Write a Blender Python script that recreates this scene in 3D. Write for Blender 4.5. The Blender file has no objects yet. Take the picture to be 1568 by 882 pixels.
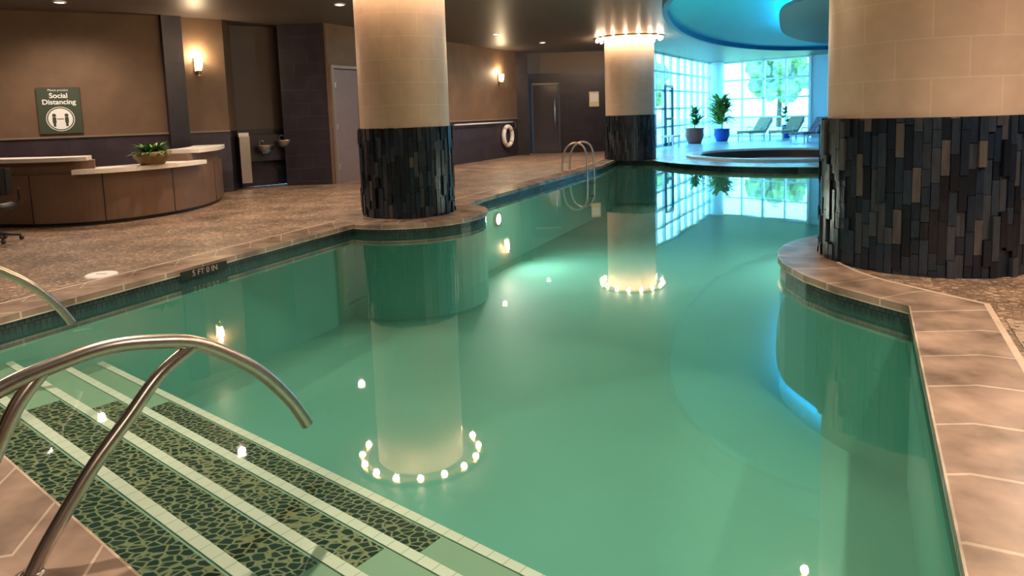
import bpy, bmesh, math, random
from mathutils import Matrix, Vector
from mathutils.geometry import tessellate_polygon
random.seed(7)
sc = bpy.context.scene
sc.view_settings.view_transform = 'Standard'
sc.view_settings.exposure = 0.62
CEIL = 3.7
WZ = -0.13

# ------------------------------------------------------------------ materials
def newmat(name):
    m = bpy.data.materials.new(name); m.use_nodes = True
    nt = m.node_tree
    return m, nt, nt.nodes['Principled BSDF']
def N(nt, typ, **kw):
    n = nt.nodes.new(typ)
    for k, v in kw.items(): setattr(n, k, v)
    return n
def simple(name, col, rough=0.5, metal=0.0, noise=0.0, scale=8, bump=0.0, spec=None):
    m, nt, b = newmat(name)
    b.inputs['Roughness'].default_value = rough
    b.inputs['Metallic'].default_value = metal
    if spec is not None: b.inputs['Specular IOR Level'].default_value = spec
    tc = N(nt, 'ShaderNodeTexCoord'); nz = N(nt, 'ShaderNodeTexNoise')
    nz.inputs['Scale'].default_value = scale; nz.inputs['Detail'].default_value = 4
    nt.links.new(tc.outputs['Object'], nz.inputs['Vector'])
    rp = N(nt, 'ShaderNodeValToRGB')
    rp.color_ramp.elements[0].position = .3; rp.color_ramp.elements[1].position = .7
    rp.color_ramp.elements[0].color = tuple(c*(1-noise) for c in col)+(1,)
    rp.color_ramp.elements[1].color = tuple(min(1, c*(1+noise)) for c in col)+(1,)
    nt.links.new(nz.outputs['Fac'], rp.inputs['Fac'])
    nt.links.new(rp.outputs['Color'], b.inputs['Base Color'])
    if bump:
        bp = N(nt, 'ShaderNodeBump'); bp.inputs['Strength'].default_value = bump
        bp.inputs['Distance'].default_value = .01
        nt.links.new(nz.outputs['Fac'], bp.inputs['Height']); nt.links.new(bp.outputs['Normal'], b.inputs['Normal'])
    return m
def emit(name, col, s):
    m, nt, b = newmat(name)
    b.inputs['Base Color'].default_value = col+(1,)
    b.inputs['Emission Color'].default_value = col+(1,)
    b.inputs['Emission Strength'].default_value = s
    return m
def pebble(name, cols, grout, scale, rough=.35, edge=.06, stretch=(1, 1, 1), bump=.5, spec=.5, patch=0.0):
    m, nt, b = newmat(name); b.inputs['Roughness'].default_value = rough; b.inputs['Specular IOR Level'].default_value = spec
    tc = N(nt, 'ShaderNodeTexCoord'); mp = N(nt, 'ShaderNodeMapping'); mp.inputs['Scale'].default_value = stretch
    mp.inputs['Rotation'].default_value = (0, 0, .5)
    v1 = N(nt, 'ShaderNodeTexVoronoi', feature='DISTANCE_TO_EDGE'); v2 = N(nt, 'ShaderNodeTexVoronoi', feature='F1')
    for v in (v1, v2):
        v.inputs['Scale'].default_value = scale; v.inputs['Randomness'].default_value = .85
        nt.links.new(mp.outputs[0], v.inputs['Vector'])
    nt.links.new(tc.outputs['Object'], mp.inputs[0])
    sp = N(nt, 'ShaderNodeSeparateColor'); nt.links.new(v2.outputs['Color'], sp.inputs[0])
    rp = N(nt, 'ShaderNodeValToRGB'); cr = rp.color_ramp
    while len(cr.elements) < len(cols): cr.elements.new(.5)
    for i, c in enumerate(cols):
        cr.elements[i].position = i/(len(cols)-1); cr.elements[i].color = c+(1,)
    nt.links.new(sp.outputs[0], rp.inputs['Fac'])
    st = N(nt, 'ShaderNodeMapRange'); st.inputs['From Min'].default_value = edge*.6; st.inputs['From Max'].default_value = edge*1.5
    nt.links.new(v1.outputs['Distance'], st.inputs['Value'])
    mx = N(nt, 'ShaderNodeMix', data_type='RGBA'); mx.inputs[6].default_value = grout+(1,)
    nt.links.new(st.outputs[0], mx.inputs[0]); nt.links.new(rp.outputs[0], mx.inputs[7])
    col = mx.outputs[2]
    if patch:
        nz = N(nt, 'ShaderNodeTexNoise'); nz.inputs['Scale'].default_value = 1.6; nz.inputs['Detail'].default_value = 7
        nt.links.new(tc.outputs['Object'], nz.inputs['Vector'])
        mr = N(nt, 'ShaderNodeMapRange'); mr.inputs['From Min'].default_value = .3; mr.inputs['From Max'].default_value = .7
        mr.inputs['To Min'].default_value = 1-patch; mr.inputs['To Max'].default_value = 1+patch
        nt.links.new(nz.outputs['Fac'], mr.inputs['Value'])
        vm = N(nt, 'ShaderNodeVectorMath', operation='SCALE')
        nt.links.new(col, vm.inputs[0]); nt.links.new(mr.outputs[0], vm.inputs['Scale']); col = vm.outputs[0]
    nt.links.new(col, b.inputs['Base Color'])
    if bump:
        bp = N(nt, 'ShaderNodeBump'); bp.inputs['Strength'].default_value = bump; bp.inputs['Distance'].default_value = .01
        nt.links.new(st.outputs[0], bp.inputs['Height']); nt.links.new(bp.outputs[0], b.inputs['Normal'])
    return m
def brick(name, c1, c2, mortar, bw, rh, ms=.01, rough=.4, offset=0.5, coord='UV', noise=0.25, bump=.3, metal=0, nscale=3):
    m, nt, b = newmat(name); b.inputs['Roughness'].default_value = rough; b.inputs['Metallic'].default_value = metal
    tc = N(nt, 'ShaderNodeTexCoord'); br = N(nt, 'ShaderNodeTexBrick')
    br.offset = offset
    br.inputs['Color1'].default_value = c1+(1,); br.inputs['Color2'].default_value = c2+(1,); br.inputs['Mortar'].default_value = mortar+(1,)
    br.inputs['Scale'].default_value = 1; br.inputs['Brick Width'].default_value = bw; br.inputs['Row Height'].default_value = rh
    br.inputs['Mortar Size'].default_value = ms; br.inputs['Mortar Smooth'].default_value = .1
    nt.links.new(tc.outputs[coord], br.inputs['Vector'])
    nz = N(nt, 'ShaderNodeTexNoise'); nz.inputs['Scale'].default_value = nscale; nz.inputs['Detail'].default_value = 6
    nt.links.new(tc.outputs['Object'], nz.inputs['Vector'])
    mr = N(nt, 'ShaderNodeMapRange'); mr.inputs['From Min'].default_value = .3; mr.inputs['From Max'].default_value = .7
    mr.inputs['To Min'].default_value = 1-noise; mr.inputs['To Max'].default_value = 1+noise
    nt.links.new(nz.outputs['Fac'], mr.inputs['Value'])
    vm = N(nt, 'ShaderNodeVectorMath', operation='SCALE')
    nt.links.new(br.outputs['Color'], vm.inputs[0]); nt.links.new(mr.outputs[0], vm.inputs['Scale'])
    nt.links.new(vm.outputs[0], b.inputs['Base Color'])
    iv = N(nt, 'ShaderNodeMath', operation='SUBTRACT'); iv.inputs[0].default_value = 1; nt.links.new(br.outputs['Fac'], iv.inputs[1])
    bp = N(nt, 'ShaderNodeBump'); bp.inputs['Strength'].default_value = bump; bp.inputs['Distance'].default_value = .005
    nt.links.new(iv.outputs[0], bp.inputs['Height']); nt.links.new(bp.outputs[0], b.inputs['Normal'])
    return m

M_wall = simple('brown_wall_fabric', (.165, .099, .058), .65, noise=.12, scale=2.5, bump=.1)
M_wains = brick('dark_wainscot_tile', (.044, .031, .044), (.036, .026, .037), (.027, .021, .027), .6, .3, .006, .45)
M_dark = brick('dark_slate_wall', (.021, .016, .027), (.016, .012, .020), (.032, .025, .034), .6, .3, .006, .4)
M_trim = simple('chair_rail', (.24, .19, .16), .4)
M_ceil = simple('ceiling_paint', (.115, .090, .080), .42, noise=.06, scale=1)
M_door = simple('mauve_door', (.22, .17, .17), .5, noise=.04)
M_white = simple('white_counter', (.88, .80, .72), .35, noise=.03)
M_desk = simple('desk_bronze_panel', (.17, .10, .066), .4, noise=.08, scale=3)
M_steel = simple('brushed_steel', (.60, .55, .50), .30, metal=1, noise=.08, scale=40)
M_black = simple('black_plastic', (.015, .015, .018), .45)
M_deck = pebble('pebble_deck', [(.30, .195, .13), (.18, .115, .078), (.48, .34, .235), (.26, .168, .114)], (.14, .09, .062), 24, .42, .05, bump=.35, patch=.45)
M_pebR = pebble('pebble_inlay', [(.28, .19, .13), (.06, .04, .03), (.45, .33, .25), (.14, .1, .08)], (.42, .31, .22), 18, .4, .09, (1, 1.6, 1))
M_cope = brick('slate_coping', (.34, .24, .185), (.27, .19, .145), (.52, .42, .33), .5, .47, .010, .27, 0, 'UV', .5, .4, nscale=3)
M_line = simple('deck_joint_strip', (.55, .42, .32), .5, noise=.1)
M_poolwall = simple('pool_plaster', (.175, .49, .405), .6, noise=.05, scale=.8)
M_band = brick('waterline_tile', (.03, .05, .055), (.05, .07, .075), (.015, .02, .02), .05, .1, .004, .25)
M_tread = simple('step_plaster', (.34, .48, .34), .6, noise=.05, scale=3)
M_nose = brick('white_nosing_tile', (1, .93, .82), (.98, .90, .79), (.6, .6, .5), .1, .2, .003, .5, 0, noise=.03)
M_peb = pebble('step_pebbles', [(.003, .004, .003), (.016, .017, .011), (.005, .007, .005), (.030, .028, .018)], (.34, .30, .16), 18, .9, .085, (1, 1.5, 1), bump=0, spec=0)
M_col = brick('cream_column_plaster', (.62, .45, .335), (.59, .425, .315), (.67, .51, .39), .55, .33, .006, .42, .5, 'UV', .06, .15, nscale=6)
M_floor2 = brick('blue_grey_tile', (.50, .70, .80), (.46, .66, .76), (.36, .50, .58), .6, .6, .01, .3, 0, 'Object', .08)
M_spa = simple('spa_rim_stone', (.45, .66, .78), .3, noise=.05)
M_spain = simple('spa_dark_tile', (.03, .035, .04), .3)
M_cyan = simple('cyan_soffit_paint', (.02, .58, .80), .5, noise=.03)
M_lip = simple('blue_lip', (.008, .10, .22), .4)
M_inner = simple('soffit_disc', (.15, .22, .24), .5, noise=.04)
M_led = emit('cyan_led', (.04, .68, 1.0), 48)
M_bulb = emit('warm_bulb', (1, .72, .46), 180)
M_down = emit('downlight_lens', (1, .86, .66), 14)
M_frame = simple('white_mullion', (.75, .82, .85), .4)
M_bframe = simple('dark_blue_frame', (.03, .06, .1), .4)
M_leaf = simple('leaf', (.06, .22, .05), .5, noise=.4, scale=12)
M_leaf2 = simple('leaf_light', (.20, .34, .08), .5, noise=.4, scale=12)
M_pot_r = simple('terracotta_pot', (.25, .06, .05), .35)
M_pot_b = simple('blue_glazed_pot', (.02, .07, .4), .2)
M_basket = brick('woven_basket', (.35, .25, .1), (.25, .17, .06), (.1, .06, .03), .04, .025, .004, .7)
M_sling = simple('lounger_fabric', (.50, .50, .34), .7, noise=.15, scale=20)
M_sling2 = brick('lounger_plaid', (.25, .22, .35), (.12, .12, .2), (.4, .35, .4), .1, .1, .01, .7, 0, 'Object')
M_sign = simple('sign_green', (.050, .068, .045), .5)
M_signw = simple('sign_white', (.9, .9, .88), .5)
M_grass = simple('grass', (.50, .46, .20), .9, noise=.25, scale=.3)
M_tree = simple('tree_foliage', (.24, .28, .10), .8, noise=.6, scale=1.5, bump=1)
M_bark = simple('bark', (.1, .07, .05), .9)
M_ring = simple('life_ring_white', (.9, .88, .85), .4)
M_red = simple('life_ring_band', (.7, .45, .38), .5)
M_shade = emit('sconce_glass', (1, .82, .52), 10)
M_gold = simple('sconce_metal', (.5, .35, .18), .3, metal=1)
M_plate = simple('yellow_notice', (.75, .65, .4), .5)

# column tile: colour by attribute
m, nt, b = newmat('slate_strip_tile')
at = N(nt, 'ShaderNodeAttribute', attribute_name='tv'); rp = N(nt, 'ShaderNodeValToRGB'); cr = rp.color_ramp
for _ in range(3): cr.elements.new(.5)
for e, (pp, c) in zip(cr.elements, [(0, (.004, .006, .011)), (.35, (.009, .018, .034)), (.65, (.020, .032, .050)), (.88, (.042, .046, .058)), (1, (.085, .075, .072))]):
    e.position = pp; e.color = c+(1,)
nt.links.new(at.outputs['Fac'], rp.inputs['Fac'])
tc = N(nt, 'ShaderNodeTexCoord'); mp = N(nt, 'ShaderNodeMapping'); mp.inputs['Scale'].default_value = (40, 40, 8)
nz = N(nt, 'ShaderNodeTexNoise'); nz.inputs['Scale'].default_value = 1; nz.inputs['Detail'].default_value = 4
nt.links.new(tc.outputs['Object'], mp.inputs[0]); nt.links.new(mp.outputs[0], nz.inputs['Vector'])
mr = N(nt, 'ShaderNodeMapRange'); mr.inputs['To Min'].default_value = .5; mr.inputs['To Max'].default_value = 1.6
nt.links.new(nz.outputs['Fac'], mr.inputs['Value'])
vm = N(nt, 'ShaderNodeVectorMath', operation='SCALE'); nt.links.new(rp.outputs[0], vm.inputs[0]); nt.links.new(mr.outputs[0], vm.inputs['Scale'])
nt.links.new(vm.outputs[0], b.inputs['Base Color']); b.inputs['Roughness'].default_value = .28
bp = N(nt, 'ShaderNodeBump'); bp.inputs['Strength'].default_value = .5; bp.inputs['Distance'].default_value = .01
nt.links.new(nz.outputs['Fac'], bp.inputs['Height']); nt.links.new(bp.outputs[0], b.inputs['Normal'])
M_tile = m

# water
m = bpy.data.materials.new('pool_water'); m.use_nodes = True; nt = m.node_tree; nt.nodes.clear()
out = N(nt, 'ShaderNodeOutputMaterial'); tr = N(nt, 'ShaderNodeBsdfTransparent'); tr.inputs[0].default_value = (.87, .98, .94, 1)
df = N(nt, 'ShaderNodeBsdfDiffuse'); df.inputs[0].default_value = (.14, .46, .38, 1)
gl = N(nt, 'ShaderNodeBsdfGlossy'); gl.inputs['Roughness'].default_value = .02; gl.inputs[0].default_value = (1, 1, 1, 1)
fr = N(nt, 'ShaderNodeFresnel'); fr.inputs['IOR'].default_value = 1.45
m1 = N(nt, 'ShaderNodeMixShader'); m1.inputs[0].default_value = .08
m2 = N(nt, 'ShaderNodeMixShader')
tc = N(nt, 'ShaderNodeTexCoord'); nz = N(nt, 'ShaderNodeTexNoise'); nz.inputs['Scale'].default_value = 1.2; nz.inputs['Detail'].default_value = 1
bp = N(nt, 'ShaderNodeBump'); bp.inputs['Strength'].default_value = .05; bp.inputs['Distance'].default_value = .03
nt.links.new(tc.outputs['Object'], nz.inputs['Vector']); nt.links.new(nz.outputs['Fac'], bp.inputs['Height'])
nt.links.new(bp.outputs[0], gl.inputs['Normal']); nt.links.new(bp.outputs[0], fr.inputs['Normal'])
nt.links.new(tr.outputs[0], m1.inputs[1]); nt.links.new(df.outputs[0], m1.inputs[2])
nt.links.new(fr.outputs[0], m2.inputs[0]); nt.links.new(m1.outputs[0], m2.inputs[1]); nt.links.new(gl.outputs[0], m2.inputs[2])
nt.links.new(m2.outputs[0], out.inputs[0]); M_water = m
# glass
m = bpy.data.materials.new('window_glass'); m.use_nodes = True; nt = m.node_tree; nt.nodes.clear()
out = N(nt, 'ShaderNodeOutputMaterial'); tr = N(nt, 'ShaderNodeBsdfTransparent'); tr.inputs[0].default_value = (.9, .98, 1, 1)
gl = N(nt, 'ShaderNodeBsdfGlossy'); gl.inputs['Roughness'].default_value = .02
m2 = N(nt, 'ShaderNodeMixShader'); m2.inputs[0].default_value = .06
nt.links.new(tr.outputs[0], m2.inputs[1]); nt.links.new(gl.outputs[0], m2.inputs[2]); nt.links.new(m2.outputs[0], out.inputs[0]); M_glass = m

# ------------------------------------------------------------------ mesh builder
def smooth_path(pts, k=6):
    P = [Vector(p) for p in pts]; out = []
    for i in range(len(P)-1):
        a = P[max(i-1, 0)]; b_ = P[i]; c = P[i+1]; d = P[min(i+2, len(P)-1)]
        for j in range(k):
            t = j/k
            out.append(.5*((2*b_)+(c-a)*t+(2*a-5*b_+4*c-d)*t*t+(3*b_-a-3*c+d)*t**3))
    out.append(P[-1]); return out
class MB:
    def __init__(s): s.v = []; s.f = []; s.m = []; s.uv = []; s.mats = []; s.attr = []; s.sm = []
    def mi(s, mat):
        if mat not in s.mats: s.mats.append(mat)
        return s.mats.index(mat)
    def face(s, pts, mat, uvs=None, tv=0., smooth=False):
        i0 = len(s.v); s.v += [tuple(p) for p in pts]; s.f.append(tuple(range(i0, i0+len(pts)))); s.m.append(s.mi(mat))
        s.uv.append(uvs or [(0, 0)]*len(pts)); s.attr.append(tv); s.sm.append(smooth)
    def box(s, c, size, mat, rz=0., M=None, tv=0.):
        x, y, z = [q/2 for q in size]
        T = M if M else (Matrix.Translation(Vector(c)) @ Matrix.Rotation(rz, 4, 'Z'))
        P = [T @ Vector((a*x, b_*y, d*z)) for a in (-1, 1) for b_ in (-1, 1) for d in (-1, 1)]
        dims = [(0, 1, 3, 2), (4, 6, 7, 5), (0, 4, 5, 1), (2, 3, 7, 6), (0, 2, 6, 4), (1, 5, 7, 3)]
        uvd = [(1, 2), (1, 2), (0, 2), (0, 2), (0, 1), (0, 1)]
        L = [(a*x, b_*y, d*z) for a in (-1, 1) for b_ in (-1, 1) for d in (-1, 1)]
        for q, (ua, va) in zip(dims, uvd):
            s.face([P[k] for k in q], mat, [(L[k][ua]+50, L[k][va]+c[2]+50) for k in q], tv)
    def prism(s, poly, z0, z1, mat, side=None, top=True, bottom=True, holes=()):
        side = side or mat
        loops = [list(poly)]+[list(h) for h in holes]
        allp = [p for l in loops for p in l]
        tris = tessellate_polygon([[Vector((p[0], p[1], 0)) for p in l] for l in loops])
        for t in tris:
            a, b_, c = [allp[k] for k in t]
            if (b_[0]-a[0])*(c[1]-a[1])-(b_[1]-a[1])*(c[0]-a[0]) < 0: b_, c = c, b_
            if top: s.face([(q[0], q[1], z1) for q in (a, b_, c)], mat, [(q[0], q[1]) for q in (a, b_, c)])
            if bottom and z0 != z1: s.face([(q[0], q[1], z0) for q in (c, b_, a)], mat, [(q[0], q[1]) for q in (c, b_, a)])
        if z0 != z1:
            for l in loops:
                u = 0
                for i in range(len(l)):
                    a = l[i]; b_ = l[(i+1) % len(l)]; d = math.dist(a, b_)
                    s.face([(a[0], a[1], z0), (b_[0], b_[1], z0), (b_[0], b_[1], z1), (a[0], a[1], z1)], side, [(u, z0), (u+d, z0), (u+d, z1), (u, z1)]); u += d
    def lathe(s, prof, c, mat, n=32, smooth=True, M=None):
        u0 = 0
        for i in range(len(prof)-1):
            (r0, z0), (r1, z1) = prof[i], prof[i+1]
            du = math.dist(prof[i], prof[i+1])
            for j in range(n):
                a = 2*math.pi*j/n; b_ = 2*math.pi*(j+1)/n
                q = [(r0*math.cos(a), r0*math.sin(a), z0), (r0*math.cos(b_), r0*math.sin(b_), z0), (r1*math.cos(b_), r1*math.sin(b_), z1), (r1*math.cos(a), r1*math.sin(a), z1)]
                if M: q = [M @ Vector(w) for w in q]
                else: q = [(w[0]+c[0], w[1]+c[1], w[2]+c[2]) for w in q]
                R = max(r0, r1)
                uv = [(R*a, u0), (R*b_, u0), (R*b_, u0+du), (R*a, u0+du)]
                if r0 < 1e-6: q = [q[0], q[2], q[3]]; uv = uv[:1]+uv[2:]
                elif r1 < 1e-6: q = q[:3]; uv = uv[:3]
                s.face(q, mat, uv, 0, smooth)
            u0 += du
    def tube(s, pts, r, mat, n=12, closed=False, caps=True):
        P = [Vector(p) for p in pts]; rings = []; up = None; K = len(P)
        for i, p in enumerate(P):
            if closed: t = (P[(i+1) % K]-P[i-1]).normalized()
            else: t = (P[min(i+1, K-1)]-P[max(i-1, 0)]).normalized()
            if up is None:
                up = t.cross(Vector((0, 0, 1)));
                if up.length < .1: up = t.cross(Vector((1, 0, 0)))
                up.normalize()
            up = (up-t*up.dot(t)).normalized(); w = t.cross(up)
            rr = r[i] if isinstance(r, (list, tuple)) else r
            rings.append([p+(up*math.cos(2*math.pi*j/n)+w*math.sin(2*math.pi*j/n))*rr for j in range(n)])
        for i in range(K if closed else K-1):
            A = rings[i]; B = rings[(i+1) % K]
            for j in range(n): s.face([A[j], A[(j+1) % n], B[(j+1) % n], B[j]], mat, None, 0, True)
        if caps and not closed: s.face(rings[0][::-1], mat); s.face(rings[-1], mat)
    def sphere(s, c, r, mat, n=10, sq=(1, 1, 1)):
        pr = [(r*math.sin(math.pi*i/n), -r*math.cos(math.pi*i/n)) for i in range(n+1)]; pr[0] = (0, -r); pr[-1] = (0, r)
        M = Matrix.Translation(Vector(c)) @ Matrix.Diagonal((*sq, 1))
        s.lathe(pr, c, mat, n+3, True, M)
    def obj(s, name, parent=None, merge=False):
        me = bpy.data.meshes.new(name); me.from_pydata(s.v, [], s.f)
        for mt in s.mats: me.materials.append(mt)
        uvl = me.uv_layers.new(name='UVMap')
        data = [c for f in s.uv for uv in f for c in uv]; uvl.data.foreach_set('uv', data)
        me.polygons.foreach_set('material_index', s.m); me.polygons.foreach_set('use_smooth', s.sm)
        if any(s.attr):
            a = me.attributes.new('tv', 'FLOAT', 'FACE'); a.data.foreach_set('value', s.attr)
        bm = bmesh.new(); bm.from_mesh(me); bmesh.ops.remove_doubles(bm, verts=bm.verts, dist=1e-5)
        bm.to_mesh(me); bm.free(); me.update()
        o = bpy.data.objects.new(name, me); sc.collection.objects.link(o)
        if parent: o.parent = parent
        return o
def empty(name, loc=(0, 0, 0)):
    e = bpy.data.objects.new(name, None); sc.collection.objects.link(e); e.location = loc; e.empty_display_size = .1; return e

# ------------------------------------------------------------------ pool outline (world metres)
LC = (-1.62, 10.66); RC = (3.94, 6.52); FC = (3.70, 21.2)
SP = (8.2, 20.6)
pool = [(-4.46, 4.65), (.66, .55), (1.42, 2.02), (2.90, 4.88), (2.78, 5.15), (2.64, 5.5), (2.56, 5.9), (2.56, 6.35), (2.63, 6.65), (2.75, 6.95), (2.92, 7.22), (3.14, 7.45), (3.4, 7.64), (3.75, 7.80), (4.2, 7.9), (4.7, 7.95), (8.95, 16.5)]
for a in range(-100, -181, -8): pool.append((SP[0]+3.55*math.cos(math.radians(a))-0.0, SP[1]+3.85*math.sin(math.radians(a))))
pool += [(3.9, 20.95), (3.3, 21.25), (2.44, 18.68), (-.55, 12.2)]
for a in range(46, -128, -10): pool.append((LC[0]+1.2*math.cos(math.radians(a)), LC[1]+1.2*math.sin(math.radians(a))))
spa_hole = [(SP[0]+2.5*math.cos(2*math.pi*i/48), SP[1]+2.5*math.sin(2*math.pi*i/48)) for i in range(48)]
room = [(-12.4, -5), (7.6, -5), (9.5, 6), (15.2, 20), (15.6, 29.5), (13.75, 31.4), (10.6, 35.05), (9.95, 34.6), (5.05, 25.7), (.4, 25.7), (.3, 25.0), (-4.15, 16.0), (-5.25, 16.0), (-5.25, 16.6), (-6.3, 15.9), (-6.1, 15.0), (-6.85, 14.35), (-7.0, 14.2), (-12.4, 11.2)]

b_ = MB(); b_.prism(room, -.02, 0, M_deck, holes=[pool, spa_hole], bottom=False); b_.obj('floor')
far = [(3.95, 21.9), (4.6, 20.9)] + [(SP[0]+4.05*math.cos(math.radians(a)), SP[1]+4.35*math.sin(math.radians(a))) for a in range(-175, -99, 8)]
far += [(9.2, 16.6), (13.8, 17.2), (15.1, 20.2), (15.45, 29.4), (13.7, 31.2), (10.55, 34.8), (9.95, 34.4), (5.2, 25.9), (4.4, 25.5)]
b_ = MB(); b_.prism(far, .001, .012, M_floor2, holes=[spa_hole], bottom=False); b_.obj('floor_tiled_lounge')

def offset_loop(loop, w):
    n = len(loop); out = []
    for i in range(n):
        p = Vector(loop[i]); a = Vector(loop[i-1]); c = Vector(loop[(i+1) % n])
        d1 = (p-a).normalized(); d2 = (c-p).normalized()
        n1 = Vector((d1.y, -d1.x)); n2 = Vector((d2.y, -d2.x)); nn = (n1+n2).normalized()
        k = w(p)/max(.55, nn.dot(n1)) if callable(w) else w/max(.55, nn.dot(n1))
        out.append(tuple(p+nn*k))
    return out
def ring_strip(mb, inner, outer, z0, z1, mat, w, inmat=None):
    u = 0; n = len(inner)
    for i in range(n):
        j = (i+1) % n; a, c, d, e = inner[i], inner[j], outer[j], outer[i]; L = (math.dist(a, c)+math.dist(d, e))/2
        mb.face([(*a, z1), (*e, z1), (*d, z1), (*c, z1)], mat, [(u, 0), (u, w), (u+L, w), (u+L, 0)])
        mb.face([(*a, z0), (*a, z1), (*c, z1), (*c, z0)], inmat or mat, [(u, 0), (u, .05), (u+L, .05), (u+L, 0)])
        mb.face([(*e, z1), (*e, z0), (*d, z0), (*d, z1)], mat, [(u, 0), (u, .05), (u+L, .05), (u+L, 0)])
        mb.face([(*a, z0), (*c, z0), (*d, z0), (*e, z0)], mat)
        u += L
wfun = lambda p: .46 if (p.x > 1.0 and p.y < 9) else .42
inn = offset_loop(pool, -.025); outr = offset_loop(pool, wfun)
b_ = MB(); ring_strip(b_, inn, outr, -.05, .015, M_cope, .455); b_.obj('trim_pool_coping')
o2 = offset_loop(pool, lambda p: wfun(p)+.04)
b_ = MB(); ring_strip(b_, outr, o2, -.01, .014, M_line, .05); b_.obj('trim_deck_joint')
b_ = MB()
def RP(t, off):  # along right edge
    a = Vector((.66, .55)); c = Vector((2.9, 4.88)); d = (c-a).normalized(); nn = Vector((d.y, -d.x)); q = a+d*t+nn*off; return (q.x, q.y)
b_.prism([RP(-1.5, .54), RP(-1.5, 1.1), RP(4.75, 1.1), RP(4.75, .54)][::1], .0, .008, M_pebR)
b_.prism([RP(-1.5, 1.1), RP(-1.5, 1.16), RP(4.75, 1.16), RP(4.75, 1.1)][::1], .0, .010, M_line); b_.obj('pebble_inlay_band')

# pool basin
b_ = MB(); u = 0
for i in range(len(pool)):
    a = pool[i]; c = pool[(i+1) % len(pool)]; L = math.dist(a, c)
    for z0, z1, mt in ((-.26, -.0, M_band), (-1.35, -.26, M_poolwall)):
        b_.face([(*a, z0), (*c, z0), (*c, z1), (*a, z1)], mt, [(u, z0), (u+L, z0), (u+L, z1), (u, z1)])
    u += L
b_.prism(pool, -1.35, -1.35, M_poolwall); b_.obj('swimming_pool_basin')
b_ = MB(); b_.prism(pool, WZ, WZ, M_water); b_.obj('pool_water')

# steps
NS = lambda n, s: (n*.625+s*.78, n*.78-s*.625)
S0, S1 = -6.9, .35
st = empty('pool_steps')
b_ = MB(); nb = MB(); pb = MB()
tr_ = [(.84, 1.29, -.25), (1.29, 1.66, -.38), (1.66, 2.02, -.51), (2.02, 2.39, -.65)]
for a, c, z in tr_:
    s1 = S1+.1
    b_.prism([NS(a, S0), NS(a, s1), NS(c, s1), NS(c, S0)], -1.35, z, M_tread)
    w = .06
    P = [NS(c-w, S0), NS(c-w, s1), NS(c, s1), NS(c, S0)]
    nb.face([(*P[0], z+.006), (*P[1], z+.006), (*P[2], z+.006), (*P[3], z+.006)], M_nose, [(0, 0), (s1-S0, 0), (s1-S0, w), (0, w)])
    nb.face([(*P[3], z+.006), (*P[2], z+.006), (*P[2], z-.03), (*P[3], z-.03)], M_nose, [(0, 0), (s1-S0, 0), (s1-S0, .04), (0, .04)])
    pb.prism([NS(a+.03, -5.35), NS(a+.03, -2.4), NS(c-w-.015, -2.4), NS(c-w-.015, -5.35)], z, z+.005, M_peb)
b_.obj('treads', st); nb.obj('white_nosings', st); pb.obj('pebble_insets', st)

# spa
b_ = MB()
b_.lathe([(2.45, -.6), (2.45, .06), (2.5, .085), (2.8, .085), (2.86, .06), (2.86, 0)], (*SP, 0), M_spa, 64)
b_.lathe([(2.44, -.6), (2.44, .02)], (*SP, 0), M_spain, 64)
b_.lathe([(0, -.6), (2.45, -.6)], (*SP, 0), M_spain, 64, False)
b_.obj('hot_tub')
b_ = MB(); b_.lathe([(0, -.1), (2.43, -.1)], (*SP, 0), M_water, 64, False); b_.obj('hot_tub_water')

# ------------------------------------------------------------------ shell
b_ = MB(); b_.prism(offset_loop(room, .12), CEIL, CEIL+.2, M_ceil); b_.obj('ceiling')
def wall(name, p, q, upper=M_wall, lower=M_wains, split=1.33, z0=0., z1=CEIL, th=.15, trim=True, objname=None):
    P = Vector(p); Q = Vector(q); d = (Q-P).normalized(); L = (Q-P).length; nl = Vector((-d.y, d.x)); rz = math.atan2(d.y, d.x)
    c = (P+Q)/2+nl*th/2
    b = MB()
    if lower is not None and split > z0:
        b.box((c.x, c.y, (z0+split)/2), (L, th, split-z0), lower, rz)
        b.box((c.x, c.y, (z1+split)/2), (L, th, z1-split), upper, rz)
        if trim:
            cc = (P+Q)/2-nl*.015; b.box((cc.x, cc.y, split), (L, .03, .035), M_trim, rz)
    else: b.box((c.x, c.y, (z0+z1)/2), (L, th, z1-z0), upper, rz)
    return b.obj(name)
wall('wall_west', (-12.4, 11.2), (-7.0, 14.2))
b_ = MB(); b_.box((-6.9, 14.32, CEIL/2), (.38, .3, CEIL), M_dark, .75); b_.obj('trim_pilaster')
wall('wall_sconce_bay', (-6.85, 14.35), (-6.1, 15.0), M_wall, M_wains)
wall('wall_niche_side', (-6.1, 15.0), (-6.3, 15.9), M_wall, M_dark, trim=False)
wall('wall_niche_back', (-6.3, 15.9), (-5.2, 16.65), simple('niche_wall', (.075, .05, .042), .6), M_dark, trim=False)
b_ = MB(); b_.box((-4.72, 16.3, CEIL/2), (1.05, .7, CEIL), M_dark, 0.02); b_.box((-4.17, 16.35, CEIL/2), (.06, .72, CEIL), M_desk, 0.02); b_.obj('trim_dark_pier')
LW0 = Vector((-4.15, 16.0)); LW1 = Vector((.3, 25.0)); dW = (LW1-LW0).normalized(); LWn = Vector((dW.y, -dW.x))
WP = lambda t, off=0: tuple(LW0+dW*t+LWn*off)
wall('wall_northwest', WP(0), WP((LW1-LW0).length))
b_ = MB(); r = math.atan2(dW.y, dW.x)
c = WP(.55, .03); b_.box((*c, 1.33), (.86, .06, 2.66), M_door, r)
for t in (.08, 1.02): c = WP(t, .04); b_.box((*c, 1.37), (.07, .09, 2.74), M_trim, r)
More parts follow.
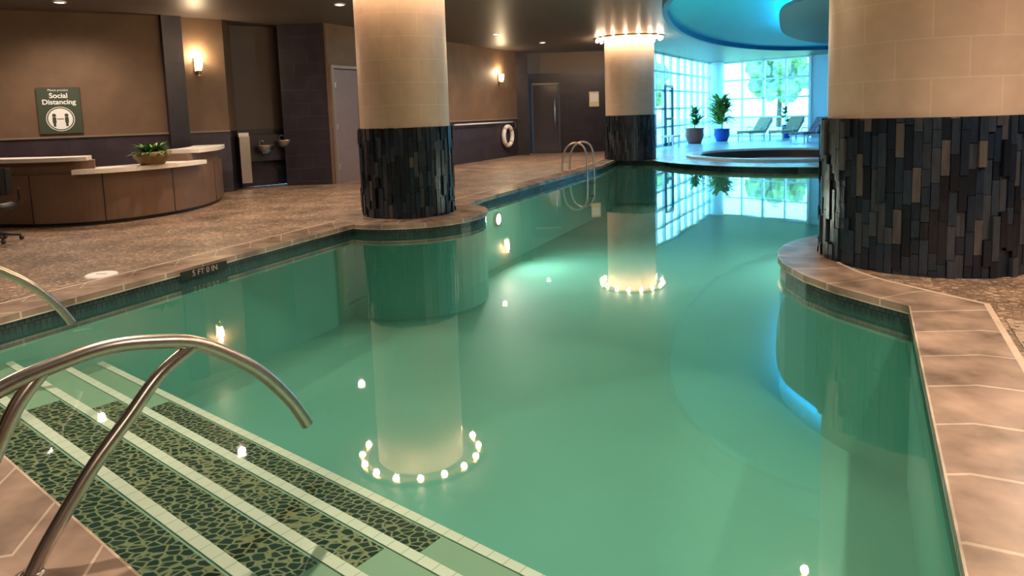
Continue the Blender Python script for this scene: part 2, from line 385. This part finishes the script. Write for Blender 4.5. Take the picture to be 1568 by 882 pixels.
c = WP(.55, .04); b_.box((*c, 2.72), (1.0, .09, .07), M_trim, r)
c = WP(.88, .10); b_.box((*c, 1.0), (.12, .03, .03), M_steel, r)
c = WP(.92, .08); b_.box((*c, 1.0), (.03, .06, .1), M_steel, r)
for z in (.4, 1.33, 2.3): c = WP(.13, .075); b_.box((*c, z), (.03, .03, .12), M_steel, r)
b_.obj('door_1')
b_ = MB(); b_.box((.45, 25.2, CEIL/2), (.5, .5, CEIL), M_dark, 0); b_.obj('trim_end_pier')
M_brownup = simple('brown_header', (.10, .065, .045), .5)
wall('wall_north', (.3, 25.69), (5.05, 25.69), M_brownup, M_dark, split=2.95, trim=False)
b_ = MB(); x0, x1 = .85, 1.85
b_.box(((x0+x1)/2, 25.64, 1.27), (x1-x0, .05, 2.5), simple('smoked_glass_door', (.06, .05, .055), .12), 0)
for x in (x0, x1): b_.box((x, 25.63, 1.28), (.06, .09, 2.56), M_bframe, 0)
b_.box(((x0+x1)/2, 25.63, 2.56), (x1-x0, .09, .06), M_trim, 0)
b_.tube([(1.68, 25.54, .95), (1.68, 25.54, 2.05)], .02, M_steel)
for z in (1.05, 1.95): b_.tube([(1.68, 25.54, z), (1.68, 25.62, z)], .012, M_steel)
b_.obj('door_2')
b_ = MB(); b_.box((3.15, 25.66, 1.95), (.36, .03, .55), M_plate); b_.box((3.15, 25.64, 2.0), (.28, .01, .3), M_signw); b_.obj('wall_notice_sign')
wall('wall_south', (7.6, -5), (-12.4, -5)); wall('wall_southwest', (-12.4, -5), (-12.4, 11.2))
wall('wall_east', (9.5, 6), (7.6, -5)); wall('wall_east_pool', (15.2, 20), (9.5, 6)); 
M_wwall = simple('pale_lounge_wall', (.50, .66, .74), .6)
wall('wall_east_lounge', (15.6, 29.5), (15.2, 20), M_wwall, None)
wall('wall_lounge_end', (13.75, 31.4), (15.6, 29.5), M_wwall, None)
b_ = MB(); b_.lathe([(.42, 0), (.42, CEIL)], (10.35, 34.7, 0), M_frame, 24); b_.obj('white_round_pillar')

def window(name, p, q, cols, rows, z0=.05, z1=CEIL):
    P = Vector(p); Q = Vector(q); d = (Q-P).normalized(); L = (Q-P).length; rz = math.atan2(d.y, d.x)
    b = MB()
    for i in range(cols+1):
        c = P+d*L*i/cols; b.box((c.x, c.y, (z0+z1)/2), (.11 if i % 2 == 0 else .06, .12, z1-z0), M_frame, rz)
    c = (P+Q)/2
    for k in range(rows+1):
        z = z0+(z1-z0)*k/rows; b.box((c.x, c.y, z), (L, .12, .08 if k % rows else .14), M_frame, rz)
    b.face([(*P, z0), (*Q, z0), (*Q, z1), (*P, z1)], M_glass)
    return b.obj(name)
window('window_1', (5.1, 25.8), (9.95, 34.5), 9, 5)
window('window_2', (10.75, 34.9), (13.7, 31.45), 4, 4)
b_ = MB(); P = Vector((5.1, 25.8)); d = (Vector((9.95, 34.5))-P).normalized(); rz = math.atan2(d.y, d.x)
for t in (2.15, 3.15): c = P+d*t+Vector((.1, -.05)); b_.box((c.x, c.y, 1.2), (.1, .08, 2.4), M_bframe, rz)
for z in (.1, 1.1, 2.4): c = P+d*2.65+Vector((.1, -.05)); b_.box((c.x, c.y, z), (1.0, .08, .1), M_bframe, rz)
b_.obj('door_3')

# ------------------------------------------------------------------ columns
def column(C, rt, ru, top, name, ringr, nb=16):
    e = empty(name, (C[0], C[1], 0))
    b = MB(); ns = max(60, int(2*math.pi*rt/.066)); da = 2*math.pi/ns
    for i in range(ns):
        a = i*da; z = -random.random()*.3
        while z < top:
            h = random.choice((.15, .22, .3, .3, .38)); z0 = max(z, 0.0); z1 = min(z+h-.004, top)
            if z1-z0 > .015:
                th = .012+random.random()*.04
                r_ = rt-.02
                M = Matrix.Rotation(a, 4, 'Z') @ Matrix.Translation((r_+th/2, 0, (z0+z1)/2))
                tv = random.random()**1.2+.001
                b.box((0, 0, 0), (th, r_*da*.95, z1-z0), M_tile, M=M, tv=tv)
            z += h
    b.obj('slate_tile_wrap', e)
    b = MB(); b.lathe([(rt-.015, 0), (rt-.015, top-.01), (ru, top)], (0, 0, 0), M_black, 48)
    b.lathe([(ru, top-.005), (ru, CEIL)], (0, 0, 0), M_col, 64); b.obj('shaft', e)
    b = MB()
    b.lathe([(ringr+.09, CEIL-.002), (ringr+.09, CEIL-.03), (ringr-.09, CEIL-.03), (ringr-.09, CEIL-.002)], (0, 0, 0), M_gold, 48)
    b.obj('lamp_ring', e)
    b = MB()
    for i in range(nb):
        a = 2*math.pi*(i+.3)/nb; b.sphere((ringr*math.cos(a), ringr*math.sin(a), CEIL-.07), .045, M_bulb, 6)
    b.obj('bulbs', e)
column(LC, .70, .685, 1.35, 'tiled_column', .94)
column(RC, .89, .85, 1.36, 'tiled_column', 1.15, 18)
column(FC, .76, .745, 1.35, 'tiled_column', .97)
b_ = MB(); b_.lathe([(1.17, 0.0), (1.17, .02), (0, .02)], (*LC, 0), M_cope, 48, False); b_.obj('trim_column_ledge')

# ------------------------------------------------------------------ soffit canopy
def sm2(pts, k=5): return [(p.x, p.y) for p in smooth_path([(a, c, 0) for a, c in pts], k)]
outer = sm2([(3.6, 8.7), (2.9, 9.8), (2.72, 11.8), (3.2, 14.2), (4.3, 17.2), (6.0, 20.3), (8.0, 22.6), (10.0, 23.6), (12.2, 23.0), (13.2, 20.5), (12.2, 16), (9.8, 11), (6.8, 8.4), (4.9, 8.0), (3.75, 8.6)])
inner = sm2([(5.0, 10.6), (4.9, 12.3), (5.7, 14.6), (6.9, 17.2), (8.6, 19.4), (10.3, 20.2), (11.2, 19), (10.6, 15.5), (8.8, 12), (6.6, 10), (5.2, 10.4)])
e = empty('curved_ceiling_soffit')
outer = outer[::-1]; inner = inner[::-1]
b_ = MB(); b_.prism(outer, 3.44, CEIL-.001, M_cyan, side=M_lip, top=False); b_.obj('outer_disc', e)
b_ = MB(); oi = offset_loop(outer, -.10)
ring_strip(b_, oi, outer, 3.32, 3.45, M_lip, .1); b_.obj('lip', e)
b_ = MB(); b_.prism(inner, 3.20, 3.27, M_inner, side=M_inner); b_.prism(offset_loop(inner, -.8), 3.27, 3.44, M_inner); b_.obj('inner_disc', e)
b_ = MB(); b_.tube([(p[0], p[1], 3.31) for p in offset_loop(inner, -.3)], .025, M_led, 5, closed=True); b_.obj('led_strip', e)

# ------------------------------------------------------------------ lights
def spot(loc, power, col=(1, .80, .58), size=2.7, blend=1., r=.06, rot=(0, 0, 0), name='downlight_or_fill_lamp'):
    l = bpy.data.lights.new(name, 'SPOT'); l.energy = power; l.color = col; l.spot_size = size; l.spot_blend = blend; l.shadow_soft_size = r
    o = bpy.data.objects.new(name, l); o.location = loc; o.rotation_euler = rot; return o
def downlight(x, y, power=160, col=(1, .80, .61)):
    e = empty('downlight_or_fill', (x, y, CEIL))
    b = MB(); b.lathe([(.075, -.004), (.075, -.02), (.10, -.02), (.11, -.002)], (0, 0, 0), M_frame, 20)
    b.lathe([(0, -.006), (.075, -.006)], (0, 0, 0), M_down, 12, False); b.obj('trim_and_lens', e)
    o = spot((0, 0, -.08), power, col); sc.collection.objects.link(o); o.parent = e
for x, y, pw in [(-7.8, 12.3, 150), (-3.2, 13.5, 200), (-.3, 19.2, 260), (1.1, 21.9, 220), (-4.6, 10.8, 200), (-8.0, 11.1, 120),
                 (-5.2, 5.2, 240), (-1.6, 4.2, 380), (2.8, 2.6, 380), (5.6, 3.8, 320), (0, -2, 300), (-9, 6, 100), (6.5, 8.2, 120)]:  # this row: unseen fill lamps, added to brighten pool and deck
    downlight(x, y, pw)
def uw(x, y, rz, pw, lens=2.):
    e = empty('pool_light_or_fill', (x, y, -.45))
    b = MB(); Mx = Matrix.Rotation(rz, 4, 'Z') @ Matrix.Rotation(math.pi/2, 4, 'Y')
    b.lathe([(0, .03), (.11, .03)], (0, 0, 0), emit('pool_lamp_lens', (.9, 1, .85), lens), 20, False, Mx); b.lathe([(.11, .0), (.11, .04), (.14, .04), (.14, 0)], (0, 0, 0), M_steel, 20, False, Mx); b.obj('lens_and_bezel', e)
    l = bpy.data.lights.new('pool_or_fill_lamp', 'SPOT'); l.energy = pw; l.color = (1, 1, .85); l.spot_size = 2.9; l.spot_blend = 1; l.shadow_soft_size = .05
    o = bpy.data.objects.new('pool_or_fill_lamp', l); sc.collection.objects.link(o); o.parent = e
    o.rotation_euler = (math.pi/2, 0, rz-math.pi/2); o.location = (math.cos(rz)*.06, math.sin(rz)*.06, 0)
uw(-.30, 12.72, -.45, 260)
uw(6.25, 11.05, math.pi-.45, 260, 1.)  # unseen fill lamp behind the right column, added to brighten the far water

def sconce(x, y, z, ang):
    e = empty('wall_sconce', (x, y, z)); e.rotation_euler = (0, 0, ang)
    b = MB(); b.box((0, -.02, 0), (.12, .03, .3), M_gold); b.box((0, -.07, -.12), (.05, .1, .03), M_gold)
    b.lathe([(.02, -.22), (.045, -.14), (.05, -.12)], (0, -.12, 0), M_gold, 20)
    b.obj('bracket', e)
    b = MB(); b.lathe([(.05, -.12), (.075, .0), (.085, .12), (.08, .13), (.0, .05)], (0, -.12, 0), M_shade, 14); b.obj('glass_shade', e)
    l = bpy.data.lights.new('sconce_lamp', 'POINT'); l.energy = 26; l.color = (1, .75, .45); l.shadow_soft_size = .04
    o = bpy.data.objects.new('sconce_lamp', l); sc.collection.objects.link(o); o.parent = e; o.location = (0, -.14, .2)
sconce(-6.53, 14.62, 2.73, math.atan2(.65, .75))
c = WP(8.6, 0); sconce(c[0], c[1], 2.72, r)

# ------------------------------------------------------------------ desk
desk = empty('reception_desk')
cur = [(-10.2, 11.3), (-9.2, 10.75), (-8.0, 10.5), (-7.1, 10.35), (-6.38, 10.5), (-5.85, 11.05), (-5.55, 11.9), (-5.6, 13.0), (-5.95, 14.1)]
cp = [(p.x, p.y) for p in smooth_path([(a, c, 0) for a, c in cur], 8)]
def off_open(P, w):
    out = []
    for i in range(len(P)):
        a = Vector(P[max(i-1, 0)]); c = Vector(P[min(i+1, len(P)-1)]); d = (c-a).normalized(); nn = Vector((-d.y, d.x)); q = Vector(P[i])+nn*w; out.append((q.x, q.y))
    return out
def band(b, i0, i1, wf, wb, z0, z1, mat):
    A = off_open(cp, wf)[i0:i1+1]; B = off_open(cp, wb)[i0:i1+1]
    b.prism(A+B[::-1], z0, z1, mat)
n = len(cp)-1
b_ = MB(); band(b_, 0, n, .0, .5, 0.06, .80, M_desk); band(b_, 0, n, .05, .45, 0, .06, M_black)
band(b_, 0, 32, .06, .45, .80, 1.0, M_desk); band(b_, 48, n, .06, .45, .80, 1.0, M_desk)
for i in (10, 22, 33, 44, 55):
    q = off_open(cp, 0)[i]; b_.box((q[0], q[1], .43), (.012, .012, .74), M_black, .3)
b_.obj('curved_body', desk)
b_ = MB(); band(b_, 0, 31, -.06, .5, 1.0, 1.06, M_white); band(b_, 49, n, -.08, .5, 1.0, 1.07, M_white); band(b_, 29, 50, -.14, .5, .80, .87, M_white); b_.obj('white_tops', desk)

def leaves(b, c, n, L, w, mat, up=.9, droop=.7, zb=0):
    for i in range(n):
        a = random.random()*2*math.pi; l = L*(.6+.5*random.random()); el = up*(.35+.75*random.random())
        d = Vector((math.cos(a), math.sin(a), 0)); sd = Vector((-d.y, d.x, 0)); base = Vector(c)+d*random.random()*.04
        prev = None; K = 5
        for k in range(K+1):
            t = k/K; p = base+d*(l*t*math.cos(el))+Vector((0, 0, l*t*math.sin(el)-droop*l*t*t*.6)); ww = w*math.sin(math.pi*(.12+.88*t)) if t < 1 else .001
            cur_ = (p-sd*ww, p+sd*ww)
            if prev: b.face([prev[0], prev[1], cur_[1], cur_[0]], mat, None, 0, True)
            prev = cur_
e = empty('potted_desk_plant', (-5.80, 11.10, .872))
b_ = MB(); b_.lathe([(0, 0), (.17, 0), (.27, .12), (.29, .21), (.26, .21), (.25, .15), (0, .15)], (0, 0, 0), M_basket, 28); b_.obj('basket', e)
b_ = MB(); leaves(b_, (0, 0, .17), 110, .34, .03, M_leaf2, 1.0, .6); leaves(b_, (0, 0, .17), 90, .42, .028, M_leaf, .8, .55); b_.obj('foliage', e)
e = empty('drinking_fountain', (-5.75, 15.75, 0)); e.rotation_euler = (0, 0, .6)
b_ = MB(); b_.box((-.35, .03, .66), (.22, .3, 1.05), M_steel); b_.box((-.35, -.02, 1.22), (.22, .1, .1), M_white); b_.box((.35, .2, .9), (1.1, .04, .6), M_dark)
b_.obj('back_panel', e)
b_ = MB()
for x, z in ((.12, .95), (.58, 1.05)):
    b_.lathe([(.02, z-.16), (.14, z-.12), (.2, z), (.21, z+.02), (.18, z+.02), (.15, z-.03), (0, z-.05)], (x, -.02, 0), M_steel, 24)
    b_.box((x, .1, z-.1), (.12, .22, .14), M_steel)
    b_.tube(smooth_path([(x-.1, .08, z), (x-.1, .06, z+.1), (x-.06, .02, z+.13), (x-.03, 0, z+.1)], 4), .012, M_steel, 8)
b_.obj('basins', e)
e = empty('office_chair', (-6.98, 9.15, 0)); e.rotation_euler = (0, 0, .6)
b_ = MB()
for k in range(5):
    a = 2*math.pi*k/5; b_.tube([(0, 0, .12), (.28*math.cos(a), .28*math.sin(a), .07)], [.025, .015], M_black, 8); b_.sphere((.28*math.cos(a), .28*math.sin(a), .03), .03, M_black, 8)
b_.tube([(0, 0, .08), (0, 0, .45)], .025, M_black); b_.obj('base', e)
b_ = MB(); b_.lathe([(0, .43), (.22, .43), (.27, .46), (.27, .5), (.22, .53), (0, .53)], (0, 0, 0), M_black, 24)
b_.tube(smooth_path([(0, .2, .46), (0, .3, .5), (0, .3, .75)], 4), .02, M_black)
for k in range(-3, 4):
    b_.box((k*.065, .27-abs(k)*.012, .8), (.068, .05, .42-abs(k)*.02), M_black, rz=k*.08)
for sx in (-1, 1): b_.tube(smooth_path([(sx*.22, .1, .48), (sx*.3, .1, .55), (sx*.3, .05, .68), (sx*.3, -.15, .7)], 4), .018, M_black)
b_.obj('seat_and_back', e)

# sign on the west wall
ds = Vector((5.4, 3.0)).normalized(); ang = math.atan2(ds.y, ds.x)
P = Vector((-12.4, 11.2)); sp_ = P+ds*4.31
e = empty('social_distancing_sign', (sp_.x+.016, sp_.y-.028, 1.84)); e.rotation_euler = (0, 0, ang)
b_ = MB(); b_.box((0, 0, 0), (.70, .03, .88), M_sign)
Mf = Matrix.Translation((0, -.018, -.16)) @ Matrix.Rotation(math.pi/2, 4, 'X')
b_.lathe([(0, 0), (.20, 0)], (0, 0, 0), M_signw, 40, False, Mf)
b_.lathe([(.22, 0), (.232, 0)], (0, 0, 0), M_signw, 40, False, Mf)
for sx in (-1, 1):
    b_.lathe([(0, 0), (.032, 0)], (0, 0, 0), M_sign, 16, False, Matrix.Translation((sx*.10, -.021, -.09)) @ Matrix.Rotation(math.pi/2, 4, 'X'))
    b_.box((sx*.10, -.02, -.18), (.06, .004, .11), M_sign); b_.box((sx*.10, -.02, -.26), (.04, .004, .08), M_sign)
b_.box((0, -.02, -.16), (.11, .004, .015), M_sign)
b_.obj('board', e)
for txt, z, s in (('Social', .24, .13), ('Distancing', .12, .13), ('Please practice', .37, .055)):
    cu = bpy.data.curves.new('text_'+txt.split()[0].lower(), 'FONT'); cu.body = txt; cu.size = s; cu.align_x = 'CENTER'; cu.extrude = .002; cu.offset = .003 if s > .1 else 0
    cu.materials.append(M_signw); o = bpy.data.objects.new(cu.name, cu); sc.collection.objects.link(o); o.parent = e; o.location = (0, -.02, z); o.rotation_euler = (math.pi/2, 0, 0)

# life ring + hook pole
c = WP(9.0, .09); e = empty('life_ring', (c[0], c[1], .74)); e.rotation_euler = (0, 0, r)
b_ = MB(); R = .33; K = 40
b_.tube([(R*math.cos(2*math.pi*i/K), 0, R*math.sin(2*math.pi*i/K)) for i in range(K)], .075, M_ring, 12, closed=True)
for q in range(4):
    a0 = math.pi/4+q*math.pi/2; b_.tube([(R*math.cos(a0+t), 0, R*math.sin(a0+t)) for t in (-.12, 0, .12)], .078, M_red, 12)
b_.obj('ring', e)
b_ = MB(); b_.tube([(*WP(5.4, .09), 1.22), (*WP(9.4, .09), 1.22)], .022, M_ring)
for t in (5.8, 7.5, 9.2): b_.tube([(*WP(t, 0), 1.22), (*WP(t, .1), 1.22)], .015, M_steel, 8)
b_.tube(smooth_path([(*WP(9.4, .09), 1.22), (*WP(9.6, .09), 1.2), (*WP(9.65, .09), 1.05), (*WP(9.5, .09), .98)], 5), .014, M_steel, 8)
b_.obj('rescue_pole')

# ------------------------------------------------------------------ handrails
def rail(s):
    e = empty('pool_handrail')
    T = lambda n, z: (*NS(n, s), z)
    b = MB()
    b.tube(smooth_path([T(-.05, .0), T(-.06, .25), T(.08, .43), T(.35, .565), T(.62, .67), T(.8, .705), T(.95, .715), T(1.1, .69), T(1.26, .64), T(1.42, .53), T(1.54, .42), T(1.65, .28), T(1.71, .18), T(1.74, .12)], 7), .028, M_steel, 16); b.obj('top_rail', e)
    b = MB(); b.tube(smooth_path([T(1.26, .635), T(1.12, .56), T(.99, .43), T(.87, .31), T(.78, .2), T(.69, .08), T(.64, 0)], 6), .025, M_steel, 16)
    b.tube(smooth_path([T(.74, .69), T(.66, .6), T(.58, .45), T(.5, .28), T(.44, .1), T(.42, 0)], 6), .025, M_steel, 16)
    for n_ in (.64, .42, -.05): b.lathe([(.045, .0), (.045, .018), (.03, .022), (.026, .022)], (*NS(n_, s), 0), M_steel, 20)
    b.obj('posts', e)
rail(-2.64); rail(-5.45)
e = empty('pool_ladder')
dl = Vector((.425, .905)); nl = Vector((.905, -.425))
b_ = MB()
for t in (0, .55):
    base = Vector((1.80, 17.28))+dl*t
    pts = [(-.55, 0), (-.52, .35), (-.42, .6), (-.2, .72), (.0, .66), (.1, .45), (.12, .1), (.12, -.9)]
    b_.tube(smooth_path([((base+nl*a).x, (base+nl*a).y, z) for a, z in pts], 5), .024, M_steel, 12)
for z in (-.35, -.65): 
    p0 = Vector((1.80, 17.28))+nl*.12; p1 = p0+dl*.55; b_.tube([(p0.x, p0.y, z), (p1.x, p1.y, z)], .03, M_steel, 8)
b_.obj('rails_and_treads', e)
for x, y in ((-4.2, 6.85),):
    b_ = MB(); b_.lathe([(.15, 0), (.15, .012), (.135, .02), (.12, .016), (0, .018)], (x, y, 0), M_signw, 28)
    b_.box((x, y, .019), (.1, .02, .006), M_line); b_.obj('skimmer_lid')
e = empty('depth_marker_tile', (-3.33, 7.17, -.045)); e.rotation_euler = (0, 0, math.atan2(.905, .40))
b_ = MB(); b_.box((0, -.045, 0), (.6, .012, .09), M_black)
b_.obj('tile', e)
cu = bpy.data.curves.new('text_depth', 'FONT'); cu.body = '5 FT 0 IN'; cu.size = .085; cu.align_x = 'CENTER'; cu.align_y = 'CENTER'; cu.extrude = .001; cu.materials.append(M_line)
o = bpy.data.objects.new('text_depth', cu); sc.collection.objects.link(o); o.parent = e; o.location = (0, -.055, 0); o.rotation_euler = (math.pi/2, 0, 0)

# ------------------------------------------------------------------ lounge furniture & plants
def lounger(x, y, rz, fab):
    e = empty('chaise_lounge', (x, y, .012)); e.rotation_euler = (0, 0, rz)
    b = MB()
    for sx in (-.3, .3):
        b.box((sx, -.2, .3), (.04, 1.3, .05), M_frame)
        for yy in (-.75, .35): b.box((sx, yy, .14), (.04, .05, .28), M_frame)
        b.box((0, 0, 0), (.04, .8, .05), M_frame, M=Matrix.Translation((sx, .72, .55)) @ Matrix.Rotation(.72, 4, 'X'))
        b.tube(smooth_path([(sx*1.1, .0, .32), (sx*1.15, .0, .5), (sx*1.15, .15, .55), (sx*1.12, .5, .52)], 4), .018, M_frame, 8)
    b.obj('frame', e)
    b = MB(); b.box((0, -.2, .36), (.62, 1.3, .1), fab)
    b.box((0, 0, 0), (.62, .86, .1), fab, M=Matrix.Translation((0, .71, .63)) @ Matrix.Rotation(.78, 4, 'X')); b.obj('cushion', e)
lounger(10.95, 30.9, -.9, M_sling); lounger(12.1, 30.2, -.9, M_sling); lounger(12.0, 27.6, -1.0, M_sling2)
def plant(x, y, pot, h, L, n, nm, mat, r0=.22, ph=.45, lw=.05):
    e = empty(nm, (x, y, .012)); b = MB()
    b.lathe([(0, 0), (r0*.7, 0), (r0, ph*.5), (r0*.95, ph*.9), (r0*1.1, ph), (r0*.9, ph), (r0*.85, ph*.9), (0, ph*.9)], (0, 0, 0), pot, 28)
    b.obj('pot', e); b = MB()
    b.tube([(0, 0, ph*.9), (.03, .02, ph+h*.4)], .02, M_bark, 8)
    for k in range(4): leaves(b, (random.uniform(-.15, .15), random.uniform(-.15, .15), ph+h*(.15+.2*k)), n//4, L, lw, mat, 1.1, .8)
    b.obj('foliage', e)
plant(7.75, 28.9, M_pot_r, .8, .85, 80, 'potted_palm', M_leaf, .38, .65)
plant(9.3, 30.2, M_pot_b, 1.3, 1.35, 190, 'potted_ficus', M_leaf2, .34, .55, .07)
plant(12.6, 31.3, M_pot_b, .9, .45, 70, 'potted_shrub', M_leaf, .22, .6)
b_ = MB(); b_.box((6.35, 27.2, .42), (.5, 1.1, .06), M_frame, -.5)
for a, c in ((-.2, -.45), (.2, -.45), (-.2, .45), (.2, .45)):
    q = Matrix.Rotation(-.5, 2) @ Vector((a, c)); b_.box((6.35+q.x, 27.2+q.y, .2), (.05, .05, .4), M_frame, -.5)
b_.obj('side_bench')

# outdoors
b_ = MB(); b_.prism([(4.8, 26.0), (9.6, 34.9), (10.5, 35.6), (14.0, 32.0), (16.2, 29.6), (60, 29), (60, 110), (-30, 110), (-30, 40)], -.12, -.1, M_grass, bottom=False); b_.obj('lawn_ground')
def tree(x, y, h, r0):
    e = empty('leafy_tree', (x, y, -.1)); b = MB(); b.tube([(0, 0, 0), (.1, 0, h*.5), (0, .1, h*.75)], [.2, .14, .08], M_bark, 10); b.obj('trunk', e)
    bm = bmesh.new()
    for k in range(22):
        c = Vector((random.uniform(-1, 1)*r0*.7, random.uniform(-1, 1)*r0*.7, h*.7+random.uniform(-.8, .9)*r0*.7)); rr = r0*random.uniform(.22, .45)
        s0 = len(bm.verts); bmesh.ops.create_icosphere(bm, subdivisions=3, radius=rr, matrix=Matrix.Translation(c))
        bm.verts.ensure_lookup_table()
        for v in bm.verts[s0:]:
            d = (v.co-c); v.co = c+d*(1+random.uniform(-.2, .2))
    me = bpy.data.meshes.new('crown'); bm.to_mesh(me); bm.free(); me.materials.append(M_tree); o = bpy.data.objects.new('crown', me); sc.collection.objects.link(o); o.parent = e
tree(20.3, 52, 5.6, 2.3); tree(12, 66, 6, 3.0); tree(30, 60, 6, 3); tree(10, 52, 4, 1.6)

w = bpy.data.worlds.new('daylight'); sc.world = w; w.use_nodes = True; nt = w.node_tree; nt.nodes.clear()
wo = N(nt, 'ShaderNodeOutputWorld'); bg = N(nt, 'ShaderNodeBackground'); bg.inputs['Color'].default_value = (.15, .62, 1.0, 1); bg.inputs['Strength'].default_value = 7
nt.links.new(bg.outputs[0], wo.inputs[0])

# ------------------------------------------------------------------ camera
cam = bpy.data.cameras.new('camera'); co = bpy.data.objects.new('camera', cam); sc.collection.objects.link(co)
Mr = Matrix.Rotation(math.pi/2-math.atan(.11), 4, 'X') @ Matrix.Rotation(-.032, 4, 'Z')
co.matrix_world = Matrix.Translation((0, 0, 1.5)) @ Mr
cam.sensor_width = 36; cam.lens = 24.107; cam.shift_y = -.0963; cam.clip_start = .02; cam.clip_end = 300
sc.camera = co
